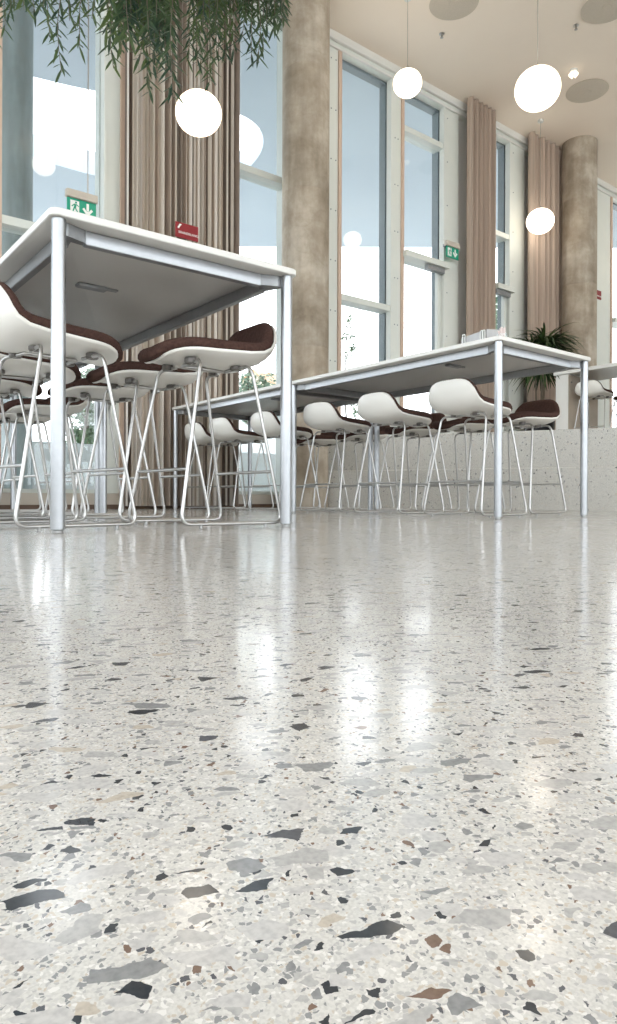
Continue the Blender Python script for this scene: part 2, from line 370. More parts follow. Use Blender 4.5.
# window wall: solid infills (behind the curtains), mullions, head and base rail
w = MB()
for a, b in ((8.30, 9.10), (9.95, 12.3)):
    w.box(a, b, YW - .02, YW + .14, 0, CZ, 0)
mull = [(X0, -3.3), (-1.6, -1.42), (.05, .23), (1.45, 1.64), (2.71, 2.86), (5.06, 5.86), (6.86, 7.04), (7.98, 8.30), (9.10, 9.16), (9.62, 10.02), (12.30, 12.86), (14.3, 14.5), (15.9, 16.1), (17.5, 17.7), (19.1, 19.3), (20.7, 20.9), (21.8, X1)]
for a, b in mull: w.bbox(a, b, YW - .10, YW + .14, .16, 6.02, .004, 1)
w.box(X0, X1, YW - .10, YW + .14, 6.02, CZ, 1)         # head
w.box(X0, X1, YW - .10, YW + .14, .04, .16, 2)         # beige base rail
w.build('wall_window', [M['wall'], M['frame'], M['sill']], smooth=30)['kind'] = 'structure'
struct(MB().box(X0, 5.3, YW - .115, YW - .10, 0, .045).build('baseboard_window', M['brown'], smooth=0))
# cornice / curtain track under the ceiling
c = MB(); c.bbox(X0, X1, YW - .15, YW - .10, CZ - .11, CZ, .006); c.bbox(X0, X1, YW - .13, YW - .10, 6.02, 6.05, .004)
struct(c.build('trim_1', M['wall']))
# bolts on the mullions
c = MB()
for ux in (5.74, 5.82, 6.92, 6.98, 8.04, 9.7):
    for k in range(9):
        z = .6 + k * .66
        c.rings([[(ux + .009 * math.cos(2 * PI * i / 8), YW - .10 - dy, z + .009 * math.sin(2 * PI * i / 8)) for i in range(8)] for dy in (0, .004)])
struct(fix_normals(c.build('trim_2', M['darkgrey'])))

bays = [(-3.3, -1.6, [2.75]), (-1.42, .05, [2.75]), (.23, 1.45, [2.75]), (1.64, 2.71, [2.75]), (2.86, 5.06, [4.05]), (5.86, 6.86, [2.80]),
        (7.04, 7.98, [5.44, 3.62]), (9.16, 9.62, [4.46, 3.57]), (12.86, 14.3, [3.62]), (14.5, 15.9, [3.62]), (16.1, 17.5, [3.62]), (17.7, 19.1, [3.62]), (19.3, 20.7, [3.62]), (20.9, 21.8, [3.62])]
for i, (a, b, tr) in enumerate(bays):
    f = MB()
    # edge strips outside the glass; right bays' dark grey is painted mullion shade
    f.box(a, a + .03, YW + .0, YW + .10, .16, 6.02, 1); f.box(b - .035, b, YW - .0, YW + .12, .16, 6.02, 1)
    f.box(a, b, YW + .0, YW + .12, 5.985, 6.02, 1); f.box(a, b, YW, YW + .12, .16, .20, 1)
    f.bbox(a - .002, a + .055, YW - .12, YW - .02, .16, 6.02, .003, 2)       # tan bead
    f.bbox(b - .03, b + .002, YW - .115, YW - .02, .16, 6.02, .003, 0)
    o = struct(f.build('window_%d' % (i + 1), [M['frame'], M['darkgrey'] if i > 4 else M['frame'], M['bead']]))
    zs = [.16] + sorted(tr) + [6.02]
    g = MB(); g.box(a + .01, b - .01, YW - .006, YW + .006, .16, 6.02); g.build('pane', M['glass'], o, smooth=0)
    for z in tr:
        t = MB(); dd = .19 if z == 3.62 or z == 3.57 else .10
        t.bbox(a + .03, b + .02, YW - dd, YW + .10, z - .05, z + .035, .004)
        t.build('transom', M['frame'], o)
        if z in (3.62, 3.57):
            t = MB(); t.bbox(b - .42, b - .04, YW - .15, YW - .08, z - .13, z - .05, .006); t.build('door_closer', M['castalu'], o)
            t = MB(); t.bbox(b - .10, b - .03, YW - .06, YW + .0, .16, z - .05, .004); t.build('door_stile', M['frame'], o)

# remaining walls: unseen tall glazing added behind the camera for extra daylight
def side_wall(name, horizontal, fixed, a, b, gaps):
    w = MB(); p = a
    def bx(q0, q1, z0, z1):
        if horizontal: w.box(q0, q1, fixed - .15, fixed, z0, z1)
        else: w.box(fixed - .15, fixed, q0, q1, z0, z1)
    for g0, g1 in gaps:
        bx(p, g0, 0, CZ); bx(g0, g1, 0, .5); bx(g0, g1, 5.7, CZ); p = g1
    bx(p, b, 0, CZ)
    return struct(w.build(name, M['wall'], smooth=0))
gb = [(-3.1 + 3.1 * k, -3.1 + 3.1 * k + 2.7) for k in range(8)]
side_wall('wall_back', True, Y0, X0, X1, gb)
gl = [(-7.6 + 2.9 * k, -7.6 + 2.9 * k + 2.6) for k in range(5)]
side_wall('wall_left', False, X0, Y0, YW + .14, gl)
struct(MB().box(X1, X1 + .15, Y0, YW + .14, 0, CZ).build('wall_right', M['wall'], smooth=0))
nw = len(bays)
for g0, g1 in gb:
    nw += 1; o = MB().bbox(g0, g1, Y0 - .12, Y0 - .04, 2.9, 2.98, .004).build('window_%d' % nw, M['frame']); struct(o)
    MB().box(g0, g1, Y0 - .08, Y0 - .07, .5, 5.7).build('pane', M['glass'], o, smooth=0)
for g0, g1 in gl:
    nw += 1; o = MB().bbox(X0 - .12, X0 - .04, g0, g1, 2.9, 2.98, .004).build('window_%d' % nw, M['frame']); struct(o)
    MB().box(X0 - .08, X0 - .07, g0, g1, .5, 5.7).build('pane', M['glass'], o, smooth=0)

# seating steps and raised floor: the front line runs diagonally from the window wall
P0 = Vector((5.20, 6.43)); dv = Vector((.446, -.894)).normalized(); nv = Vector((.894, .446)).normalized()
if True:
    a = P0 - dv * .5; b = P0 + dv * 16
    def inside(poly): return [(min(max(x, X0), X1 - .01), min(max(y, Y0 + .01), YW - .101)) for x, y in poly]
    def line(off):
        p = P0 + nv * off
        t1 = (YW - .101 - p.y) / dv.y; t2 = (Y0 + .01 - p.y) / dv.y
        return p + dv * t1, p + dv * t2
    for nm, o0, z0, z1 in (('floor_step', 0, 0, .45), ('floor_raised', .62, .45, PL)):
        p, q = line(o0)
        poly = [(p.x, p.y), (q.x, q.y), (X1 - .01, Y0 + .01), (X1 - .01, YW - .101)]
        bm = MB(); bm.rings([[(x, y, z0 + (.001 if z0 else .001)) for x, y in poly], [(x, y, z1 - .012) for x, y in poly], [(x + (.008 if k < 2 else 0), y, z1) for k, (x, y) in enumerate(poly)]])
        struct(fix_normals(bm.build(nm, M['step'])))

# two round concrete columns indoors
for k, (cx, cy, zb, lab) in enumerate(((5.05, 6.50, 0, ''), (10.90, 6.36, PL, ''))):
    c = MB(); R = .285
    prof = [(R, zb)]
    for z in (1.9, 3.75, 5.2): prof += [(R, z - .006), (R - .003, z), (R, z + .006)]
    prof += [(R, CZ)]
    c.lathe(cx, cy, prof, 48)
    o = c.build('column_%d' % (k + 1), M['column'], smooth=40); o['kind'] = 'structure'

# ------------------------------------------------------------------ outside
o = MB().box(-60, 80, YW + .2, 120, -.12, -.02).build('ground_outside', M['pave'], smooth=0); struct(o)
o = MB().box(-60, 80, -60, Y0 - .2, -.12, -.02).build('ground_behind', M['pave'], smooth=0); struct(o)
o = MB().box(-60, X0 - .2, Y0 - .2, YW + .2, -.12, -.02).build('ground_side', M['pave'], smooth=0); struct(o)
o = MB().box(-40, 60, 62, 110, -.02, .02).build('lawn_outside', M['grass'], smooth=0); struct(o)
struct(MB().bbox(6.5, 19.5, 18, 18.2, -.02, 2.6, .01).build('wall_garden', M['parapet']))
# canopy with an organic skylight opening
hole = [(.6, 11.6), (1.3, 10.8), (3.08, 10.4), (3.98, 10.13), (5.51, 9.42), (6.3, 9.45), (6.80, 10.0), (7.02, 10.9), (6.9, 11.7), (6.2, 12.4), (5.04, 12.83), (4.0, 12.9), (2.5, 12.9), (1.1, 12.6)]
hp = [(v.x, v.y) for v in catmull([(a, b, 0) for a, b in hole], 5, True)]
outer = [(-14, YW + .15), (18.2, YW + .15), (-14, 32.3)]
import bmesh
def slab_with_hole(outer, holes, z0, z1, name, mat):
    bm = bmesh.new(); edges = []
    for loop in [outer] + holes:
        vs = [bm.verts.new((x, y, z0)) for x, y in loop]
        for i in range(len(vs)): edges.append(bm.edges.new((vs[i], vs[(i + 1) % len(vs)])))
    bmesh.ops.triangle_fill(bm, use_beauty=True, edges=edges)
    r = bmesh.ops.extrude_face_region(bm, geom=bm.faces[:])
    for v in [g for g in r['geom'] if isinstance(g, bmesh.types.BMVert)]: v.co.z = z1
    bmesh.ops.recalc_face_normals(bm, faces=bm.faces)
    me = bpy.data.meshes.new(name); bm.to_mesh(me); bm.free(); me.materials.append(mat)
    ob = bpy.data.objects.new(name, me); COL.objects.link(ob); return ob
struct(slab_with_hole(outer, [hp], 6.30, 6.75, 'roof_canopy', M['canopy']))
c = MB().lathe(2.32, 8.74, [(.2, -.02), (.2, 6.3)], 40).build('column_outside', M['outcol'], smooth=40); struct(c)
# low wall on the terrace
o = MB(); o.bbox(-8, 9.5, 9.1, 9.25, -.02, .84, .01); o.bbox(-8, 9.5, 9.06, 9.10, .30, .34, .004)
struct(o.build('wall_terrace', M['parapet']))

random.seed(5)
def tree(x, y, h, cr, cz0, nleaf, mat, label, size=.09, cols=1, trunk=.06):
    root = empty('tree', (x, y, -.02))
    t = MB(); t.tube([(0, 0, 0), (.05, .02, h * .3), (-.04, .05, h * .6), (0, 0, h * .92)], trunk, 8, r_end=trunk * .25)
    for k in range(9):
        a = random.uniform(0, 2 * PI); z = random.uniform(cz0 * .9, h * .8); L = cr * random.uniform(.5, .9)
        t.tube([(0, 0, z), (math.cos(a) * L * .5, math.sin(a) * L * .5, z + L * .35), (math.cos(a) * L, math.sin(a) * L, z + L * .6)], trunk * .35, 5, r_end=trunk * .1)
    t.build('trunk', M['bark'], root)
    f = MB(); blobs = []
    for k in range(16):
        a = random.uniform(0, 2 * PI); q = random.random(); zz = cz0 + (h - cz0) * q; rr = cr * math.sin(PI * min(.92, q * .8 + .15)) * random.uniform(.1, .75)
        blobs.append((math.cos(a) * rr, math.sin(a) * rr, zz, cr * random.uniform(.25, .45)))
    for k in range(nleaf):
        b = random.choice(blobs); d = Vector((random.gauss(0, 1), random.gauss(0, 1), random.gauss(0, 1))).normalized() * b[3] * random.uniform(.3, 1) ** .5
        p = Vector(b[:3]) + d; u = Vector((random.gauss(0, 1), random.gauss(0, 1), random.gauss(0, 1))).normalized(); v = u.orthogonal().normalized()
        s = size * random.uniform(.6, 1.3); p.z = min(p.z, h)
        f.add([p - u * s, p + v * s * .45, p + u * s, p - v * s * .45], [(0, 1, 2, 3)])
    f.build('foliage', mat, root, smooth=0)
    return tag(root, label, 'tree', 'trees outside the windows')
tree(9.93, 11.27, 4.3, .34, 1.0, 900, M['tree'], 'slender sparse young tree outside the pane right of the near concrete column', .045, trunk=.03)
tree(9.9, 15.1, 4.7, .75, 2.2, 1500, M['tree2'], 'bushy tree seen above the raised brown stool back, left of the near column', .08)
tree(5.1, 13.8, 2.75, .75, .9, 2400, M['tree'], 'leafy garden tree seen under the near table behind its front leg', .07)
tree(23.4, 17.2, 8.3, 2.2, 1.2, 3500, M['tree2'], 'pale green tree outside the narrow pane between the two far curtains', .17)
# wooded knoll with two small houses far away
k = MB(); rs = []
for j in range(9):
    q = j / 8; z = 15 * math.sin(q * PI / 2); s = math.cos(q * PI / 2) + .02
    rs.append([(58 + 30 * s * math.cos(2 * PI * i / 28) * (1 + .06 * math.sin(5 * i + j)), 92 + 20 * s * math.sin(2 * PI * i / 28), z - .5) for i in range(28)])
k.rings(rs); struct(k.build('hill_outside', M['hill']))
def cottage(x, y, z, w_, d_, h_, label):
    r = empty('house', (x, y, z), .4)
    b = MB(); b.box(-w_ / 2, w_ / 2, -d_ / 2, d_ / 2, -6, h_)
    b.add([(-w_ / 2, -d_ / 2, h_), (-w_ / 2, d_ / 2, h_), (-w_ / 2, 0, h_ + d_ * .4), (w_ / 2, -d_ / 2, h_), (w_ / 2, d_ / 2, h_), (w_ / 2, 0, h_ + d_ * .4)], [(0, 2, 1), (3, 4, 5)])
    b.build('wall', M['house'], r, smooth=0)
    t = MB()
    for s in (-1, 1):
        e = Vector((0, s * (d_ / 2 + .3), h_ - .25)); p = Vector((0, 0, h_ + d_ * .4))
        vs = [(-w_ / 2 - .3, e.y, e.z), (w_ / 2 + .3, e.y, e.z), (w_ / 2 + .3, 0, p.z), (-w_ / 2 - .3, 0, p.z)]
        t.add(vs + [(a, b_, c_ + .2) for a, b_, c_ in vs], [(0, 1, 2, 3), (7, 6, 5, 4), (0, 4, 5, 1), (1, 5, 6, 2), (2, 6, 7, 3), (3, 7, 4, 0)])
    t.build('roof', M['tile'], r, smooth=0)
    w_m = MB()
    for q in (-.3, .05, .35): w_m.box(w_ * q - .4, w_ * q + .4, -d_ / 2 - .06, -d_ / 2 - .01, h_ * .35, h_ * .75)
    w_m.build('window', M['darkgrey'], r, smooth=0)
    return tag(r, label, 'house', 'houses on the far knoll')

# ------------------------------------------------------------------ curtains
def curtain(x0, x1, y, z0, z1, pitch, amp, mat, label, seed, group='curtains on the window wall'):
    random.seed(seed); path = []; x = x0
    while x < x1:
        p = pitch * random.uniform(.75, 1.3); a = amp * random.uniform(.65, 1.2)
        for q, yy in ((0, 0), (.12, .55), (.28, 1), (.44, .62), (.55, 0), (.66, -.6), (.78, -.95), (.9, -.5)):
            path.append((x + p * q + random.uniform(-.002, .002), y - yy * a))
        x += p
    path = [(min(px_, x1), py_) for px_, py_ in path]
    zs = [z0, z0 + .03, (z0 + z1) * .35, (z0 + z1) * .7, z1 - .12, z1]
    b = MB(); n = len(path); vs = []
    for off in (0, .006):
        for zi, z in enumerate(zs):
            fl = 1 + .06 * (1 - zi / 5)
            for i, (a_, b_) in enumerate(path):
                vs.append((a_, y + (b_ - y) * fl + off, z))
    fs = []; h = n * len(zs)
    for o_ in (0, h):
        for zi in range(len(zs) - 1):
            for i in range(n - 1):
                q = (o_ + zi * n + i, o_ + zi * n + i + 1, o_ + (zi + 1) * n + i + 1, o_ + (zi + 1) * n + i); fs.append(q if o_ == 0 else q[::-1])
    for zi in range(len(zs) - 1):
        for i in (0, n - 1):
            fs.append((zi * n + i, (zi + 1) * n + i, h + (zi + 1) * n + i, h + zi * n + i))
    for i in range(n - 1):
        fs.append((i, h + i, h + i + 1, i + 1)); q = (len(zs) - 1) * n; fs.append((q + i, q + i + 1, h + q + i + 1, h + q + i))
    b.add(vs, fs); o = b.build('curtain', mat, smooth=70)
    return tag(o, label, 'curtain', group)
curtain(2.84, 4.20, YW - .27, .03, CZ - .01, .065, .055, M['curtain'], 'wide striped greige curtain behind the near globe lamp and red sign', 11)
curtain(8.30, 8.97, YW - .27, PL + .02, CZ - .01, .12, .085, M['curtain2'], 'narrow taupe curtain beside the far green exit sign, between two glazed bays', 12)
curtain(9.90, 11.0, YW - .27, PL + .02, CZ - .01, .14, .085, M['curtain2'], 'taupe curtain gathered left of the far concrete column behind the big plant', 13)

# ------------------------------------------------------------------ bar stools
prof = [((.238, .666), 1.0), ((.224, .686), .9), ((.175, .701), .7), ((.09, .704), .35), ((0, .698), 0), ((-.11, .694), -.25), ((-.185, .704), -.44), ((-.233, .738), -.60), ((-.258, .803), -.78), ((-.268, .876), -1.0)]
def P_at(a):
    for (p0, a0), (p1, a1), i in zip(prof, prof[1:], range(99)):
        if a <= a0 + 1e-9 and a >= a1 - 1e-9:
            t = (a0 - a) / (a0 - a1)
            pm = Vector(prof[max(0, i - 1)][0]); p0 = Vector(p0); p1 = Vector(p1); pp = Vector(prof[min(len(prof) - 1, i + 2)][0])
            return .5 * ((2 * p0) + (-pm + p1) * t + (2 * pm - 5 * p0 + 4 * p1 - pp) * t * t + (-pm + 3 * p0 - 3 * p1 + pp) * t ** 3)
    return Vector(prof[-1][0])
def surf(a, b):
    p = P_at(max(-1, min(1, a)))
    lift = .022 * b * b * math.exp(-((a + .38) / .42) ** 2) + .004 * b * b
    wrap = .030 * b * b * max(0, min(1, (-a - .15) / .6))
    wid = .200 - .012 * max(0, a) + .030 * max(0, -a)
    return Vector((p.x + wrap, wid * b, p.y + lift))
def snorm(a, b):
    e = .02
    da = surf(min(1, a + e), b) - surf(max(-1, a - e), b); db = surf(a, b + e) - surf(a, b - e)
    n = da.cross(db).normalized()
    return n if n.z > 0 or n.x > .3 else -n
NT = 44
def squircle(r, th):
    c_, s_ = math.cos(th), math.sin(th); n = 2.55 + (.6 * min(1, -c_ * 2.5) if c_ < 0 else 0)
    return r * math.copysign(abs(c_) ** (2 / n), c_), r * math.copysign(abs(s_) ** (2 / n), s_)
def sheet(rs):
    """rs = (radius in the outline, height above the seat surface, bulge beyond the outline)"""
    out = []
    for r, off, e in rs:
        ring = []
        for k in range(NT):
            th = 2 * PI * k / NT
            a, b = squircle(r, th); p = surf(a, b); n = snorm(a, b)
            if e:
                a2, b2 = squircle(r * .96, th); d = surf(a, b) - surf(a2, b2); d -= n * d.dot(n); p = p + d.normalized() * e
            ring.append(tuple(p + n * off))
        out.append(ring)
    return out
def make_stool():
    root = empty('bar_stool', (0, 0, 0))
    tag(root, 'x', 'bar stool')
    b = MB(); rings = sheet([(r, -.003 - .024 * math.sqrt(max(0, 1 - r ** 3)), 0) for r in (.02, .2, .4, .58, .72, .84, .92, .97)] + [(.99, -.009, 0), (1.0, -.004, .001), (1.0, .003, .001), (.99, .004, 0), (.95, .002, 0), (.8, .001, 0), (.5, .001, 0), (.02, .001, 0)])
    b.rings(rings); fix_normals(b.build('shell', M['shell'], root, smooth=60))
    b = MB(); rings = sheet([(.02, .003, 0), (.5, .003, 0), (.9, .003, 0), (.98, .004, 0), (.995, .007, .002), (1, .014, .005), (1, .026, .006), (.995, .036, .002), (.97, .043, 0), (.92, .046, 0), (.84, .044, 0), (.7, .040, 0), (.5, .036, 0), (.25, .034, 0), (.02, .034, 0)])
    b.rings(rings); fix_normals(b.build('cushion', M['cushion'], root, smooth=60))
    for s in (-1, 1):
        pts = [(-.10, s * .05, .664), (-.115, s * .185, .666), (-.235, s * .24, .018), (.235, s * .24, .018), (.12, s * .185, .666), (.105, s * .05, .664)]
        b = MB(); b.tube(fillet(pts, .045, 6), .0072, 10)
        lf = b.build('leg_loop', M['chrome'], root, smooth=60)
        for x in (-.15, .15):
            g = MB(); g.cyl(x, s * .24, 0, .016, .007, 12, b=.001); g.build('foot_glide', M['steel'], lf)
    for x in (-1, 1):
        t = (.23 - .018) / .648; xx = x * (.235 - .117 * t); yy = .24 - .055 * t
        b = MB(); b.tube([(xx, -yy, .23), (xx, yy, .23)], .0065, 8); b.build('footrest_bar', M['chrome'], root, smooth=60)
    b = MB(); b.tube(fillet([(-.10, .05, .664), (-.10, 0, .664), (.105, 0, .664), (.105, .05, .664)], .01, 3), .0075, 8)
    b.build('under_frame', M['chrome'], root, smooth=60)
    for x, y in ((-.10, .09), (-.10, -.09), (.12, .10), (.12, -.10)):
        b = MB(); b.cyl(x, y, .658, .676 + (.006 if x > 0 else 0), .024, 16, b=.003); b.build('mounting_pad', M['pad'], root)
    return root
stool0 = make_stool(); used = [False]
def stool(x, y, z, face, label, group):
    rz = 0 if face > 0 else PI
    rz += random.uniform(-.03, .03)
    if not used[0]:
        used[0] = True; stool0.location = (x, y, z); stool0.rotation_euler = (0, 0, rz); stool0['label'] = label; stool0['group'] = group; return stool0
    return dup(stool0, (x, y, z), rz, label, group)
random.seed(3)
G1, G2, G3, G4, G5 = 'white-backed stools on the outer side of the near table row', 'stools facing left at the near table row', 'white-backed stools along the long table', 'far-side stools facing across the long table', 'stools at the raised table'
first_stool = stool(.85, 2.70, 0, 1, 'largest white-backed bar stool with brown cushion, at left edge behind the thick front table leg', G1)
first_stool.rotation_euler[2] = .12
stool(.88, 3.27, 0, 1, 'bar stool just behind the largest white-backed one, its brown cushion rim under that seat', G1)
stool(.88, 3.86, 0, 1, 'third bar stool in the left-hand row, seat front peeping out at left edge', G1)
stool(1.44, 2.55, 0, -1, 'brown cushioned bar stool with raised back beside the right front leg of the near table', G2)
stool(1.45, 3.16, 0, -1, 'bar stool with flat brown seat next behind the one with raised brown back', G2)
stool(1.45, 3.74, 0, -1, 'third brown-topped bar stool facing left under the near table', G2)
stool(1.43, 4.70, 0, -1, 'fourth brown-topped bar stool facing left, low behind the thick front table leg', G2)
stool(1.43, 5.25, 0, -1, 'farthest brown-topped stool facing left, at the far end of the near row', G2)
names = ['first', 'second', 'third', 'fourth', 'fifth', 'sixth']
for k, (xx, yy, lab) in enumerate(((3.665, 2.88, 'large white-backed bar stool nearest the front corner leg of the long table'),
                               (3.665, 3.58, 'white-backed bar stool second from the front corner leg of the long table'),
                               (3.665, 4.24, 'white-backed bar stool third from the front corner leg of the long table'),
                               (3.65, 5.00, 'white-backed bar stool just right of the concrete column foot panel, fourth along the long table'),
                               (3.60, 5.66, 'white-backed bar stool fifth along the long table, before the pale parapet'),
                               (3.62, 6.20, 'smallest white-backed bar stool, last of the long table in front of the striped curtain'))):
    stool(xx, yy, 0, 1, lab, G3)
for k, (yy, lab) in enumerate(((3.06, 'brown-backed bar stool by the right corner leg of the long table, before the terrazzo steps'),
                               (3.60, 'far-side bar stool with brown seat seen under the largest white-backed shell of the long table'),
                               (4.15, 'far-side bar stool third from the right end of the long table'),
                               (4.85, 'far-side bar stool fourth from the right end of the long table'),
                               (5.50, 'far-side bar stool with brown seat in front of the pale parapet panel'))):
    stool(4.10 + .33, yy, 0, -1, lab, G4)
stool(9.24, 5.12, PL, 1, 'small white-backed bar stool next to the slab leg of the raised table', G5)
stool(9.24, 4.50, PL, 1, 'small white-backed bar stool cut by the right edge, at the raised table', G5)
stool(10.02, 5.02, PL, -1, 'dark-seated bar stool on the far side of the raised table', G5)

# ------------------------------------------------------------------ bar tables
def rrect(x0, x1, y0, y1, r, n=6):
    out = []
    for cx, cy, a0 in ((x1 - r, y1 - r, 0), (x0 + r, y1 - r, PI / 2), (x0 + r, y0 + r, PI), (x1 - r, y0 + r, 1.5 * PI)):
        for k in range(n + 1): a = a0 + PI / 2 * k / n; out.append((cx + r * math.cos(a), cy + r * math.sin(a)))
    return out
W_, L_ = .93, 1.98
def make_table():
    root = empty('bar_table', (0, 0, 0)); tag(root, 'x', 'table')
    b = MB(); e = .036
    def rr(i, z): return [(x, y, z) for x, y in rrect(-e + i, W_ + e - i, -e + i, L_ + e - i, .03)]
    b.rings([rr(.003, 1.034), rr(0, 1.037), rr(0, 1.057), rr(.003, 1.060)]); b.build('tabletop', M['top'], root, smooth=40)
    for x in (0, W_):
        for y in (0, L_):
            l = MB(); l.cyl(x, y, .012, 1.034, .0235, 24, b=.002)
            lo = l.build('leg', M['alu'], root, smooth=40)
            f = MB(); f.cyl(x, y, 0, .012, .018, 20, b=.002); f.build('foot', M['steel'], lo)
    t = .052
    for x in (t, W_ - t): MB().bbox(x - .015, x + .015, t + .05, L_ - t - .05, .984, 1.034, .003).build('rail', M['alu'], root)
    for y in (t, L_ - t): MB().bbox(t + .05, W_ - t - .05, y - .015, y + .015, .984, 1.034, .003).build('rail', M['alu'], root)
    for x, sx in ((0, 1), (W_, -1)):
        for y, sy in ((0, 1), (L_, -1)):
            b = MB()
            pts = [(x + sx * .012, y + sy * .012), (x + sx * .036, y + sy * .012), (x + sx * .104, y + sy * .038), (x + sx * .104, y + sy * .066), (x + sx * .06, y + sy * .06), (x + sx * .066, y + sy * .104), (x + sx * .038, y + sy * .104), (x + sx * .012, y + sy * .036)]
            b.rings([[(p, q, .990) for p, q in pts], [(p, q, 1.0335) for p, q in pts]])
            fix_normals(b.build('bracket', M['castalu'], root, smooth=20))
    b = MB(); b.bbox(W_ * .30, W_ * .30 + .13, .60, .645, 1.018, 1.034, .004); b.bbox(W_ * .30 + .12, W_ * .30 + .18, .61, .635, 1.026, 1.034, .002)
    b.build('cable_clip', M['alu'], root)
    return root
tb = make_table(); tb.location = (.74, 2.275, 0)
tb['label'] = 'near white-topped bar table with thick aluminium front leg at left'; tb['group'] = 'white bar tables on the main floor'
dup(tb, (.74, 4.335, 0), 0, 'bar table continuing the near one towards the window, mostly hidden behind its stools')
dup(tb, (3.32, 2.44, 0), 0, 'white bar table with the metal caddy on it, its corner before the terrazzo steps')
dup(tb, (3.32, 4.50, 0), 0, 'far half of the long table row, its end leg in front of the striped curtain')

# raised table with slab leg
r = empty('slab_table', (8.93, 3.30, PL)); tag(r, 'long white table with solid slab leg standing on the raised floor at right', 'table')
b = MB(); b.bbox(0, .90, 0, 2.31, 1.01, 1.06, .004); b.build('tabletop', M['top'], r)
for y0 in (.02, 2.10):
    b = MB(); b.bbox(.03, .87, y0, y0 + .19, 0, 1.009, .004); o = b.build('slab_leg', M['top'], r)
    q = MB(); yy = y0 - .004 if y0 > 1 else y0 + .19; q.box(.05, .85, yy, yy + .004, .01, 1.0); q.build('inner_face', M['panel'], o, smooth=0)  # thin tan sheet laid over the slab's inner face
    q = MB(); q.rings([[(.12 + .012 * math.cos(2 * PI * i / 12), yy - .008 * k_ , .90 + .012 * math.sin(2 * PI * i / 12)) for i in range(12)] for k_ in (0, 1)]); fix_normals(q.build('cable_grommet', M['pad'], o))

# things on the long table
ZT = 1.0605
r = empty('caddy', (3.50, 2.66, ZT)); tag(r, 'grey metal caddy with wire handles near the corner of the long table', 'caddy')
b = MB(); b.rings([[(0, 0, 0), (.15, 0, 0), (.15, .2, 0), (0, .2, 0)], [(0, 0, .115), (.15, 0, .135), (.15, .2, .115), (0, .2, .095)]]); fix_normals(b.build('box', M['steel'], r, smooth=0))
for y in (.025, .165, .01):
    b = MB(); b.tube(fillet([(-.006, y, .0), (-.006, y, .112), (-.006, y + .02, .112), (-.006, y + .02, 0)], .01, 4), .0035, 6); b.build('handle', M['white'], r, smooth=60)
r = empty('jar', (3.53, 2.57, ZT)); tag(r, 'small clear jar holding pale paper sachets beside the metal caddy', 'jar')
MB().lathe(0, 0, [(.028, 0), (.033, .01), (.036, .07), (.034, .07), (.030, .012)], 20).build('glass', M['glass'], r)
b = MB(); random.seed(8)
for k in range(16):
    a = random.uniform(0, 2 * PI); q = random.uniform(0, .020); x, y = q * math.cos(a), q * math.sin(a); h = random.uniform(.075, .115); tx, ty = random.uniform(-.015, .015), random.uniform(-.015, .015)
    b.add([(x - .008, y, .012), (x + .008, y, .012), (x + .008, y + .002, .012), (x - .008, y + .002, .012), (x - .008 + tx, y + ty, h), (x + .008 + tx, y + ty, h), (x + .008 + tx, y + .002 + ty, h), (x - .008 + tx, y + .002 + ty, h)], [(0, 3, 2, 1), (4, 5, 6, 7), (0, 1, 5, 4), (1, 2, 6, 5), (2, 3, 7, 6), (3, 0, 4, 7)])
b.build('sachets', M['rosy'], r, smooth=0)

# ------------------------------------------------------------------ pendant lamps
def lamp(x, y, z, d, label, first=[None]):
    r = empty('pendant_lamp', (x, y, z)); tag(r, label, 'pendant lamp', 'glowing globe pendants')
    R = d / 2; b = MB(); n = 16
    b.lathe(0, 0, [(max(.002, R * math.sin(PI * k / n)), -R * .90 * math.cos(PI * k / n)) for k in range(n + 1)], 32); fix_normals(b.build('globe', M['globe'], r, smooth=80))
    b = MB(); b.cyl(0, 0, R * .9 - .012, R * .9 + .035, .028, 16, b=.004); b.build('lamp_cap', M['chrome'], r)
    b = MB(); b.cyl(0, 0, R * .9 + .03, CZ - z - .03, .0035, 8); b.build('cord', M['cord'], r)
    b = MB(); b.cyl(0, 0, CZ - z - .035, CZ - z, .045, 20, b=.004); b.build('ceiling_rose', M['wall'], r)
    return r
lamp(3.04, 5.50, 3.61, .42, 'large glowing globe pendant in front of the striped curtain')
lamp(6.07, 5.80, 5.17, .353, 'glowing globe pendant high under the ceiling before the window head')
lamp(5.72, 3.77, 4.02, .425, 'biggest glowing globe pendant hanging from the ceiling at upper right')
lamp(9.72, 6.35, 4.59, .44, 'glowing globe pendant in front of the far taupe curtain')
lamp(9.68, 3.07, 5.60, .40, 'globe pendant outside the frame whose reflection shows in the pane right of the near column')
lamp(3.71, 1.69, 5.90, .40, 'globe pendant above the frame whose reflection shows in the far left pane')
lamp(13.1, 6.0, 4.72, .42, 'small glowing globe pendant cut by the right edge beyond the far column')

# ------------------------------------------------------------------ ceiling fittings
for (x, y, l) in ((9.56, 5.46, 'round perforated ceiling disc right of the biggest globe pendant'), (6.58, 5.51, 'round perforated ceiling disc at top edge above the window head'), (8.11, 4.38, 'round perforated ceiling disc cut by the top right corner')):
    r = MB(); r.lathe(x, y, [(.29, CZ - .001), (.30, CZ - .012), (.285, CZ - .016), (.06, CZ - .016), (.05, CZ - .022), (.002, CZ - .022)], 40)
    tag(fix_normals(r.build('ceiling_speaker', M['vent'])), l, 'ceiling speaker', 'round ceiling discs')
def sprinkler(x, y, l):
    r = empty('sprinkler', (x, y, CZ)); tag(r, l, 'sprinkler', 'ceiling sprinklers')
    MB().lathe(0, 0, [(.035, .004), (.035, -.006), (.012, -.012), (.010, -.045), (.002, -.046)], 16).build('body', M['chrome'], r)
    MB().lathe(0, 0, [(.002, -.047), (.022, -.050), (.022, -.053), (.002, -.055)], 16).build('deflector', M['chrome'], r)
